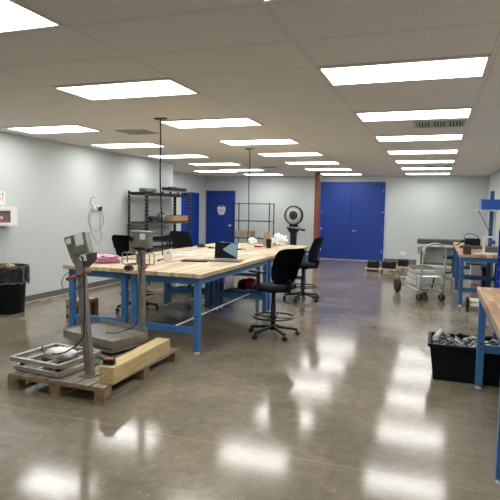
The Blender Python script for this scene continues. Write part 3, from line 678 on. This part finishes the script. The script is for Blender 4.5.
# ------------------------------------------------------------------ black shelving by the left wall
SX0, SX1, SY0, SY1 = -6.10, -5.64, 9.55, 11.62
t = thing('shelving_unit', 'black steel shelving unit along the left wall beyond the outlet', 'shelving', ((SX0+SX1)/2, (SY0+SY1)/2, 0))
hx, hy = (SX1-SX0)/2, (SY1-SY0)/2
for a in (-1, 1):
    for b in (-1, 1):
        m = MB(); X, Y = a*hx, b*hy
        m.bx(X, X-a*.055, Y, Y-b*.012, 0, 1.90); m.bx(X, X-a*.012, Y, Y-b*.055, 0, 1.90); m.build('post', 'slotted', t)
for z in (.42, 1.25, 1.87):
    m = MB(); m.bx(-hx+.012, hx-.012, -hy+.012, hy-.012, z-.014, z); m.bx(-hx+.012, hx-.012, -hy+.012, -hy+.03, z-.06, z); m.bx(-hx+.012, hx-.012, hy-.03, hy-.012, z-.06, z); m.bx(hx-.03, hx-.012, -hy+.03, hy-.03, z-.06, z); m.bx(-hx+.012, -hx+.03, -hy+.03, hy-.03, z-.06, z)
    m.build('shelf', 'blackmetal' if z > 1.5 else 'dsteel', t)
m = MB(); m.bar((-hx+.02, -hy+.02, .62), (hx-.02, -hy+.02, 1.20), .02, .006); m.build('brace', 'blackmetal', t)
def shelf_thing(name, lab, cat, x, y, z, parts, rz=0, group=None):
    t = thing(name, lab, cat, (x, y, z), rz, group)
    for nm, mm, fn in parts:
        m = MB(); fn(m); m.build(nm, mm, t)
    return t
def eq(m):
    m.box((0, 0, .06), (.30, .70, .05), .01)
    for q in (-.3, 0, .3): m.cyl((0, q, .085), (0, q, .13), .05)
shelf_thing('control_unit', 'black equipment unit with raised bar on top of the shelving, far end', 'equipment', -5.80, 11.05, 1.872, [
    ('body', 'black', lambda m: (m.box((0, 0, .11), (.24, .80, .07), .01))), ('tray', 'steel_lt', lambda m: m.box((0, 0, .05), (.28, .9, .012))),
    ('foot', 'black', lambda m: [m.box((sx_*.1, sy_*.38, .022), (.03, .05, .044)) for sx_ in (-1, 1) for sy_ in (-1, 1)]),
    ('switch', 'toolgrey', lambda m: m.box((0, -.1, .155), (.1, .25, .02), .004))])
shelf_thing('wire_coil', 'pale grey coil of wire lying on top of the shelving, near end', 'coil', -5.86, 9.95, 1.872, [('coil', 'toolgrey', lambda m: [m.tube([(r_*math.cos(2*PI*k/20+.3*r_), 1.6*r_*math.sin(2*PI*k/20), .02+q*.018) for k in range(20)], .008, 6, True) for q, r_ in enumerate((.15, .17, .14, .16))])])
shelf_thing('fitting_box', 'brown open carton of parts on the middle shelf of the shelving', 'box', -5.79, 11.12, 1.251, [('carton', 'card', lambda m: (m.bx(-.13, .13, -.36, .36, 0, .01), m.bx(-.13, -.12, -.36, .36, .01, .12), m.bx(.12, .13, -.36, .36, .01, .12), m.bx(-.12, .12, -.36, -.35, .01, .12), m.bx(-.12, .12, .35, .36, .01, .12))),
    ('contents', 'carddk', lambda m: [m.box((0, -.28+k*.14, .10), (.2, .10, .06), .01) for k in range(5)])])
shelf_thing('power_tool', 'black power tool lying on the middle shelf, near end', 'tool', -5.80, 9.92, 1.251, [('body', 'black', lambda m: (m.cyl((0, -.18, .07), (0, .18, .07), .055), m.box((0, .02, .05), (.09, .12, .1), .01))), ('handle', 'rubber', lambda m: m.bar((0, .16, .07), (.02, .30, .06), .05, .05, .01)), ('collar', 'steel_lt', lambda m: m.cyl((0, -.25, .07), (0, -.18, .07), .03))])
shelf_thing('power_tool', 'grey and black power tool on the middle shelf, beside the brown carton', 'tool', -5.80, 10.42, 1.251, [('body', 'toolgrey', lambda m: (m.cyl((0, -.14, .08), (0, .16, .08), .06), m.box((0, 0, .035), (.14, .24, .06), .01))), ('handle', 'black', lambda m: m.tube([(0, -.12, .13), (0, -.08, .18), (0, .08, .18), (0, .12, .13)], .014))])
for i, (y, z0, w, mm, lb) in enumerate(((9.95, .421, .34, 'greybox', 'grey storage tray on the lowest shelf, near end'), (10.45, .421, .32, 'black', 'black storage case on the lowest shelf, middle'), (11.05, .421, .42, 'toolgrey', 'dark grey machine case on the lowest shelf, far end'))):
    shelf_thing('storage_case', lb, 'case', -5.82, y, z0, [('case', mm, lambda m, w=w: m.box((0, 0, .12), (.32, w, .24), .012)), ('lid', 'black', lambda m, w=w: m.box((0, 0, .258), (.33, w+.01, .03), .008)), ('handle', 'steel_lt', lambda m: m.tube([(.165, -.07, .18), (.19, -.05, .18), (.19, .05, .18), (.165, .07, .18)], .008))], 0, 'cases on the lowest shelf')
# dark cases stacked on floor-standing cart right of shelving (seen below middle shelf)
t = thing('equipment_rack', 'low black rack of stacked grey and black trays beside the shelving', 'rack', (-5.33, 9.9, 0))
for z in (.25, .55, .85, 1.0): MB().bx(-.25, .25, -.4, .4, z, z+.02, .003).build('shelf', 'dsteel', t)
for a in (-1, 1):
    for b in (-1, 1): MB().bx(a*.25, a*.25-a*.03, b*.4, b*.4-b*.03, 0, 1.02).build('post', 'blackmetal', t)
for z, h_, mm in ((.27, .16, 'black'), (.57, .14, 'toolgrey'), (.87, .08, 'black')): MB().bx(-.2, .2, -.34, .34, z+.001, z+h_, .01).build('tray', mm, t)

# ------------------------------------------------------------------ wire rack & dial scale at the back wall
t = thing('wire_rack', 'open black metal rack against the back wall beside the single blue door', 'rack', (-5.53, 15.95, 0))
for a in (-1, 1):
    for b in (-1, 1): MB().bx(a*.60-.014, a*.60+.014, b*.24-.014, b*.24+.014, 0, 1.75).build('post', 'blackmetal', t)
for z in (.30, .62, 1.17, 1.72):
    m = MB(); rect(m, -.60, .60, -.24, .24, z, .022)
    for k in range(24): m.bar((-.575+k*.05, -.24, z), (-.575+k*.05, .24, z), .005)
    m.build('shelf', 'blackmetal', t)
shelf_thing('carton', 'brown and grey carton on the lower shelf of the wire rack', 'box', -5.82, 15.95, .635, [('box_body', 'greybox', lambda m: m.bx(-.28, .28, -.18, .18, 0, .12, .004)), ('lid', 'card', lambda m: m.bx(-.285, .285, -.185, .185, .121, .22, .004))])
t = thing('dial_scale', 'black pedestal weighing scale with a large round white dial', 'scale', (-4.19, 15.90, -.0), math.radians(-8)); t.scale = (1, 1, .98)
TY = Matrix.Translation((0, 0, 1.41)) @ Matrix.Rotation(PI/2, 4, 'X')
MB().lathe([(.0, -.06), (.27, -.06), (.30, -.04), (.305, .05), (.297, .075), (.278, .075), (.272, .045), (0, .045)], T=TY, n=40).build('dial_case', 'black', t)
dl = MB().lathe([(0, .046), (.271, .046), (.271, .050), (0, .050)], T=TY, n=40).build('dial_face', 'dialface', t)
m = MB(); m.lathe([(0, .051), (.140, .051), (.140, .056), (0, .056)], T=TY, n=32)
for k in range(40):
    a = 2*PI*k/40; L_ = .03 if k % 5 == 0 else .014
    m.bar((.24*math.sin(a), -.0515, 1.41+.24*math.cos(a)), ((.24-L_)*math.sin(a), -.0515, 1.41+(.24-L_)*math.cos(a)), .004)
m.build('dial_marks', 'ink', dl)
m = MB()
for k in range(8):
    a = 2*PI*k/8; m.cyl((.085*math.sin(a), -.056, 1.41+.085*math.cos(a)), (.085*math.sin(a), -.059, 1.41+.085*math.cos(a)), .017, n=10)
m.build('dial_rosette', 'toolgrey', dl)
MB().bar((0, -.062, 1.41), (.0, -.062, 1.19), .010, .004).build('needle', 'ink', dl)
m = MB(); m.bx(-.13, .13, -.07, .07, 1.04, 1.12, .01); m.build('neck', 'black', t)
m = MB(); m.bx(-.20, .20, -.09, .09, .995, 1.035, .004); m.build('beam_tray', 'steel_lt', t)
m = MB(); m.bar((-.20, -.10, 1.02), (.36, -.10, .955), .03, .03, .004); m.cyl((.30, -.10, .965), (.42, -.10, .950), .032); m.build('beam', 'black', t)
m = MB(); m.prism([(-.20, .99), (.20, .99), (.08, .84), (.075, .12), (-.075, .12), (-.08, .84)], -.08, .08); m.build('pedestal', 'black', t)
m = MB(); m.box((0, -.20, .07), (.50, .70, .10), .015)
m.build('platform', 'black', t); m = MB()
for a in (-1, 1):
    for b in (-1, 1): m.cyl((a*.20, -.2+b*.28, 0), (a*.20, -.2+b*.28, .03), .03)
m.build('foot', 'dsteel', t)
t = thing('wall_outlet', 'white outlet plate low on the back wall right of the double door', 'outlet', (-.93, YB, .28))
MB().bx(-.075, .075, -.008, 0, -.055, .055, .003).build('faceplate', 'white', t)

# ------------------------------------------------------------------ small pallets with black cases
def small_pallet(x, y, lab, w=.66, d_=.55):
    t = thing('pallet', lab, 'pallet', (x, y, 0), 0, 'small pallets near the double door')
    for k in range(5): MB().bx(-w/2+k*w/5+.006, -w/2+(k+1)*w/5-.006, -d_/2, d_/2, .075, .092).build('deck_board', 'timber', t)
    for q in (-w/2+.04, 0, w/2-.04): MB().bx(q-.03, q+.03, -d_/2, d_/2, 0, .074).build('runner', 'palletend', t)
small_pallet(-1.31, 13.95, 'small wooden pallet carrying two black cases before the double door', .78)
small_pallet(-.82, 14.7, 'small wooden pallet against the back wall behind the hand cart', .6)
def case(x, y, z, lab, w=.32):
    t = thing('tool_case', lab, 'case', (x, y, z), random.uniform(-.1, .1), 'black cases on the small pallets')
    MB().box((0, 0, .065), (w, .26, .13), .015).build('base', 'black', t); MB().box((0, 0, .160), (w*.92, .24, .055), .02).build('lid', 'rubber', t)
    MB().tube([(-.06, -.12, .17), (-.05, -.15, .17), (.05, -.15, .17), (.06, -.12, .17)], .009).build('handle', 'toolgrey', t)
case(-1.50, 13.92, .093, 'black case on the small pallet, left one before the double door', .30)
case(-1.11, 13.95, .093, 'black case on the small pallet, right one below the outlet side', .34)
case(-.80, 14.7, .093, 'black case on the rear small pallet behind the hand cart', .26)

# ------------------------------------------------------------------ hand cart with panels
t = thing('hand_cart', 'grey tubular platform hand cart with two pneumatic wheels, loaded with grey packages', 'cart', (-.21, 10.11, 0), math.radians(22))
H = []
for k in range(13):
    a = PI*k/12; H.append((.07-.20*math.cos(a), -.38, .87+.14*math.sin(a)))
m = MB(); m.tube([(-.20, -.42, .12)]+[(-.155, -.39, .6)]+H+[(.25, -.39, .6), (.22, -.42, .12)], .017, 10)
m.build('handle', 'steel_lt', t)
m = MB()
m.tube([(-.20, -.42, .17), (-.20, .62, .20)], .016); m.tube([(.22, -.42, .17), (.22, .62, .20)], .016)
for k in range(6): m.bar((-.20, -.42+k*.20, .175+.004*k), (.22, -.42+k*.20, .175+.004*k), .03, .012)
m.bar((-.2, -.42, .30), (.22, -.42, .30), .02); m.build('platform_frame', 'steel_lt', t)
for x in (-.19, .21):
    m = MB(); m.cyl((x-.014, -.432, .062), (x+.014, -.408, .062), .062); c = m.build('caster', 'rubber', t)
    m = MB(); m.bar((x-.024, -.442, .05), (x-.024, -.442, .15), .006, .04); m.bar((x+.024, -.398, .05), (x+.024, -.398, .15), .006, .04); m.box((x, -.42, .145), (.055, .06, .03)); m.build('fork', 'steel', c)
for x in (-.26, .28):
    TT = Matrix.Translation((x, .58, .135)) @ Matrix.Rotation(PI/2, 4, 'Y')
    m = MB(); m.lathe([(.07, -.035), (.11, -.042), (.130, -.030), (.134, 0), (.130, .030), (.11, .042), (.07, .035)], T=TT, n=28); w = m.build('wheel', 'rubber', t)
    MB().lathe([(.0, -.02), (.068, -.03), (.068, .03), (0, .02)], T=TT, n=20).build('rim', 'steel_lt', w)
MB().cyl((-.26, .58, .135), (.28, .58, .135), .012).build('axle', 'steel', t)
m = MB(); m.bar((-.22, .58, .292), (.24, .58, .292), .18, .015); m.build('toe_plate', 'steel', t)
for k in range(6):
    o = thing('flat_package', '%s of the grey flat packages stacked on the hand cart' % ('lowest', 'second from the bottom', 'third from the bottom', 'third from the top', 'second from the top', 'topmost')[k], 'package', (-.25+.006*k, 10.23+.006*k, .222+k*.048), math.radians(26-2*k), 'grey flat packages stacked on the hand cart')
    MB().box((0, 0, .022), (.36, .50, .042), .004).build('wrapping', ('panelgrey', 'scraplt')[k % 2], o)
t = thing('grey_crate', 'grey box with a black strap at the handle end of the hand cart', 'box', (-.09, 9.82, .200), math.radians(22))
MB().box((0, 0, .11), (.34, .20, .22), .006).build('crate', 'panelgrey', t); MB().box((.0, 0, .2225), (.35, .21, .004)).build('cover_sheet', 'label', t)
MB().bar((.02, -.103, .02), (.06, -.103, .22), .025, .003).build('strap', 'black', t)
t = thing('steel_tray', 'brushed steel tray lying on the stack of grey packages', 'tray', (-.24, 10.26, .513), math.radians(20))
m = MB(); m.bx(-.18, .18, -.14, .14, 0, .004); m.bx(-.18, .18, -.14, -.136, .004, .05); m.bx(-.18, .18, .136, .14, .004, .05); m.bx(-.18, -.176, -.136, .136, .004, .05); m.bx(.176, .18, -.136, .136, .004, .05); m.build('pan', 'steel', t)

# ------------------------------------------------------------------ wide white table / plotter at the back
t = thing('plotter', 'wide white framed plotter with a dark top near the back wall', 'plotter', (.12, 14.75, 0))
MB().bx(-.58, .62, -.30, .30, .73, .85, .01).build('top_cover', 'dsteel', t)
MB().bx(-.58, .62, -.29, .29, .66, .725, .006).build('body', 'whitepaint', t)
for x in (-.535, .575):
    MB().bx(x-.045, x+.045, -.26, .26, .06, .66, .006).build('leg', 'whitepaint', t)
MB().bx(-.49, .53, -.27, -.21, .12, .18, .004).build('cross_bar', 'whitepaint', t)
MB().bx(-.49, .53, .10, .12, .22, .655).build('catch_basket', 'panelgrey', t)
m = MB()
for x in (-.535, .575):
    for y in (-.22, .22): m.cyl((x-.02, y, .03), (x+.02, y, .03), .03)
m.build('caster', 'rubber', t)
m = MB()
for z in (.60, .54, .48): m.bx(-.56, -.51, -.275, -.262, z, z+.03)
m.build('button', 'ink', t)
m = MB(); m.bx(-.42, -.36, -.28, -.26, .46, .56); m.bx(-.45, -.41, -.31, -.27, .54, .64); m.build('control_pod', 'whitepaint', t)

# ------------------------------------------------------------------ items on right benches
ZR = .871
t = thing('brown_block', 'dark brown block on the near left corner of the right wall bench', 'block', (.50, 9.50, ZR), 0)
MB().box((0, .02, .075), (.12, .22, .15), .008).build('block', 'brownblk', t)
t = thing('steel_rail', 'long dark steel bar lying across the right wall bench', 'bar', (.80, 10.95, ZR), 0)
MB().box((0, 0, .03), (.72, .09, .055), .004).build('bar', 'dsteel', t)
MB().box((0, 0, .060), (.72, .03, .005)).build('groove', 'toolgrey', t)
t = thing('camera_case', 'black bag with an arched cord on the right wall bench', 'bag', (.72, 11.9, ZR), 0)
MB().box((0, 0, .08), (.30, .24, .155), .03).build('body', 'blackfab', t)
MB().tube([(-.14, 0, .12), (-.17, 0, .20), (-.09, -.02, .26), (.01, -.02, .25), (.10, 0, .20), (.13, 0, .14)], .008).build('cord', 'black', t)
MB().tube([(-.14, 0, .08), (-.22, 0, .07), (-.27, 0, .03), (-.30, 0, .014)], .012).build('lead', 'black', t)
t = thing('display_box', 'white frame box with clear sides on the right wall bench', 'box', (.915, 10.02, ZR), 0)
m = MB(); w_, h_, d_ = .27, .29, .22
for a in (-1, 1):
    for b in (-1, 1): m.bx(a*w_/2, a*(w_/2-.025), b*d_/2, b*(d_/2-.025), .012, h_)
m.bx(-w_/2, w_/2, -d_/2, d_/2, 0, .012)
for b in (-1, 1): m.bx(-w_/2, w_/2, b*d_/2, b*(d_/2-.025), h_-.025, h_)
for a in (-1, 1): m.bx(a*w_/2, a*(w_/2-.025), -d_/2+.025, d_/2-.025, h_-.025, h_)
m.build('frame', 'white', t)
MB().bx(-.10, .10, -.08, .08, .012, .10, .01).build('mechanism', 'toolgrey', t); MB().bx(-.04, .06, -.03, .05, .15, .22, .01).build('mechanism', 'bluedk', t)
tag(MB().box((.80, 9.70, ZR+.006), (.32, .20, .010), .003, (0, 0, .15)).build('white_tray', 'white'), 'flat white plate before the white frame box on the right wall bench', 'tray')
# riser with bin on bench
t = thing('bench_riser', 'blue post riser with a high white shelf behind the white frame box', 'riser', (1.0, 10.5, 0))
MB().bx(-.035, .035, .735, .800, 0, 1.99, .003).build('post', 'bluedk', t)
MB().bx(.045, .085, .745, .785, 0, 1.62, .003).build('upright', 'whitepaint', t)
MB().bx(-.30, .30, .30, .74, 1.60, 1.625).build('shelf', 'whitepaint', t)
MB().bar((-.24, .70, 1.60), (-.02, .755, 1.20), .012).build('brace', 'bluedk', t)
for k in range(5): MB().bx(-.28+k*.05, -.25+k*.05, .294, .2995, 1.603, 1.62).build('bracket_slot', 'greybox', t)
t = thing('storage_bin', 'bright blue open front bin on the high white shelf', 'bin', (1.02, 11.02, 1.626), 0)
m = MB(); m.bx(-.24, .24, -.20, .20, 0, .008); m.bx(-.24, .24, -.20, -.192, .008, .19); m.bx(-.24, .24, .192, .20, .008, .19); m.bx(-.24, -.232, -.192, .192, .008, .19); m.bx(.232, .24, -.192, .192, .008, .19); m.build('tub', 'binbright', t)
MB().bx(-.25, .25, -.21, -.20, .165, .192).build('rim', 'binbright', t)
# blue bin tower
t = thing('bin_tower', 'tall blue rack of louvred blue bins at the right frame edge', 'rack', (1.01, 6.95, 0))
for a in (-1, 1):
    for b in (-1, 1): MB().bx(a*.27, a*.24, b*.30, b*.27, 0, 1.36).build('post', 'bluebin', t)
for z in [.10+.155*k for k in range(8)]: MB().bx(-.27, .27, -.30, .30, z-.006, z).build('shelf', 'bluebin', t)
for k in range(8):
    z = .1005+.155*k
    for q in range(2): 
        x = -.125+.25*q; m = MB(); m.prism([(-.11, 0), (.11, 0), (.115, .12), (-.115, .12)], -.295, .26, Matrix.Translation((x, 0, z))); bb = m.build('bin', 'bluebin', t)
        MB().bx(x-.05, x+.05, -.302, -.296, z+.03, z+.07).build('bin_label', 'label', bb)

# dolly with cream tubes under right wall bench
t = thing('tube_dolly', 'low wheeled dolly with cream tubes in front of the right wall bench', 'dolly', (.80, 9.05, 0))
for z in (.10, .17): 
    for y in (-.08, .08): MB().cyl((-.28, y, z), (.35, y, z), .022).build('tube', 'cream', t)
for x in (-.28, .32):
    m = MB(); m.bx(x-.02, x+.02, -.12, .12, .07, .20, .004); m.build('end_bracket', 'black', t)
    for y in (-.09, .09): MB().cyl((x-.016, y, .035), (x+.016, y, .035), .035).build('caster', 'rubber', t)

t = thing('office_chair', 'low black office chair tucked at the left of the far right wall bench', 'chair', (.42, 13.85, 0))
m = MB()
for k in range(5):
    a = 2*PI*k/5; m.bar((0, 0, .09), (.25*math.cos(a), .25*math.sin(a), .06), .04, .03)
m.cyl((0, 0, .07), (0, 0, .42), .025); m.build('star_base', 'black', t)
for k in range(5):
    a = 2*PI*k/5; MB().cyl((.26*math.cos(a)-.02, .26*math.sin(a), .025), (.26*math.cos(a)+.02, .26*math.sin(a), .025), .025).build('caster', 'rubber', t)
MB().box((0, 0, .46), (.46, .46, .07), .03).build('seat', 'blackfab', t); MB().box((.20, 0, .72), (.06, .42, .36), .03).build('backrest', 'blackfab', t); MB().bar((.1, 0, .43), (.22, 0, .6), .05, .02).build('back_bar', 'black', t)
shelf_thing('supply_box', 'white box standing below the right wall bench', 'box', .85, 12.6, 0, [('body', 'whitepaint', lambda m: m.bx(-.1, .1, -.15, .15, 0, .42, .006)), ('lid', 'dsteel', lambda m: m.bx(-.105, .105, -.155, .155, .421, .45, .004))])
shelf_thing('supply_case', 'black case beside the white box below the right wall bench', 'case', 1.07, 12.35, 0, [('body', 'black', lambda m: m.bx(-.1, .1, -.15, .15, 0, .40, .01)), ('handle', 'toolgrey', lambda m: m.tube([(-.05, 0, .40), (-.04, 0, .44), (.04, 0, .44), (.05, 0, .40)], .008))])

# ------------------------------------------------------------------ black tote of scrap
t = thing('tote', 'large black plastic tote full of scrap under the nearest right bench', 'tote', (.39, 5.36, 0))
W, D, Ht = .80, .50, .33
m = MB(); bm = bmesh.new()
def ringp(k, z): return [(k*W/2*sx_, k*D/2*sy_, z) for sx_, sy_ in ((-1, -1), (1, -1), (1, 1), (-1, 1))]
R = [[bm.verts.new(p) for p in ringp(k, z)] for k, z in ((.90, 0), (1, Ht), (.975, Ht), (.88, .015))]
for A, B in zip(R, R[1:]):
    for k in range(4): bm.faces.new((A[k], A[(k+1) % 4], B[(k+1) % 4], B[k]))
bm.faces.new(R[0][::-1]); bm.faces.new(R[-1]); m._join(bm)
m.build('tub', 'tote', t)
m = MB()
rect(m, -W/2-.005, W/2+.005, -D/2-.005, D/2+.005, Ht, .03); m.build('rim', 'tote', t)
m = MB(); m.box((0, 0, Ht-.05), (W-.05, D-.06, .03), .005); tf = m.build('scrap_fill', 'dsteel', t)
def scrap(i, x, y, z, lab, kind):
    t2 = thing('scrap_piece', lab, 'scrap', (x, y, z), random.uniform(0, PI), 'scrap pieces in the black tote')
    m = MB()
    if kind == 0: m.box((0, 0, .015), (.12, .035, .02), .004, (random.uniform(-.5, .5), random.uniform(-.5, .5), 0))
    elif kind == 1: m.cyl((-.06, 0, .015), (.06, 0, .03), .014)
    else: m.tube([(-.09, 0, .01), (-.04, .03, .05), (.03, .02, .06), (.09, -.02, .02)], .008, 8)
    m.build('piece', ('scrap', 'scraplt', 'dsteel', 'dsteel')[(i*7) % 4], t2)
spots = []
k = 0
for ix in range(8):
    for iy in range(5):
        x = .39-.32+ix*.088+random.uniform(-.02, .02); y = 5.36-.18+iy*.088+random.uniform(-.02, .02)
        scrap(k, x, y, Ht-.030+random.uniform(0, .015), 'loose metal or foil scrap piece among the contents of the black tote', k % 3); k += 1
t = thing('wrapped_roll', 'pale ribbed roll leaning on the left rim of the black tote', 'roll', (.06, 5.30, Ht+.050), math.radians(75))
m = MB(); m.cyl((-.10, 0, 0), (.10, 0, .03), .026, n=20)
m.build('roll', 'label', t); m = MB()
for q in range(7): m.cyl((-.09+q*.028, 0, q*.0042), (-.082+q*.028, 0, .0012+q*.0042), .029, n=20)
m.build('rib', 'greybox', t)
t = thing('box_cutter', 'dark knife lying on the nearest butcher block bench', 'knife', (.50, 3.62, .906), .6)
MB().box((0, 0, .010), (.12, .025, .018), .005).build('handle', 'black', t); MB().box((.075, 0, .008), (.04, .018, .003)).build('blade', 'chrome', t)

# ------------------------------------------------------------------ world, colour
w = bpy.data.worlds.new('world'); S.world = w; w.use_nodes = True
w.node_tree.nodes['Background'].inputs[0].default_value = (.5, .5, .5, 1); w.node_tree.nodes['Background'].inputs[1].default_value = .05
S.view_settings.view_transform = 'Standard'; S.view_settings.look = 'None'; S.view_settings.gamma = 1
S.view_settings.use_curve_mapping = False; S.view_settings.exposure = 0.78
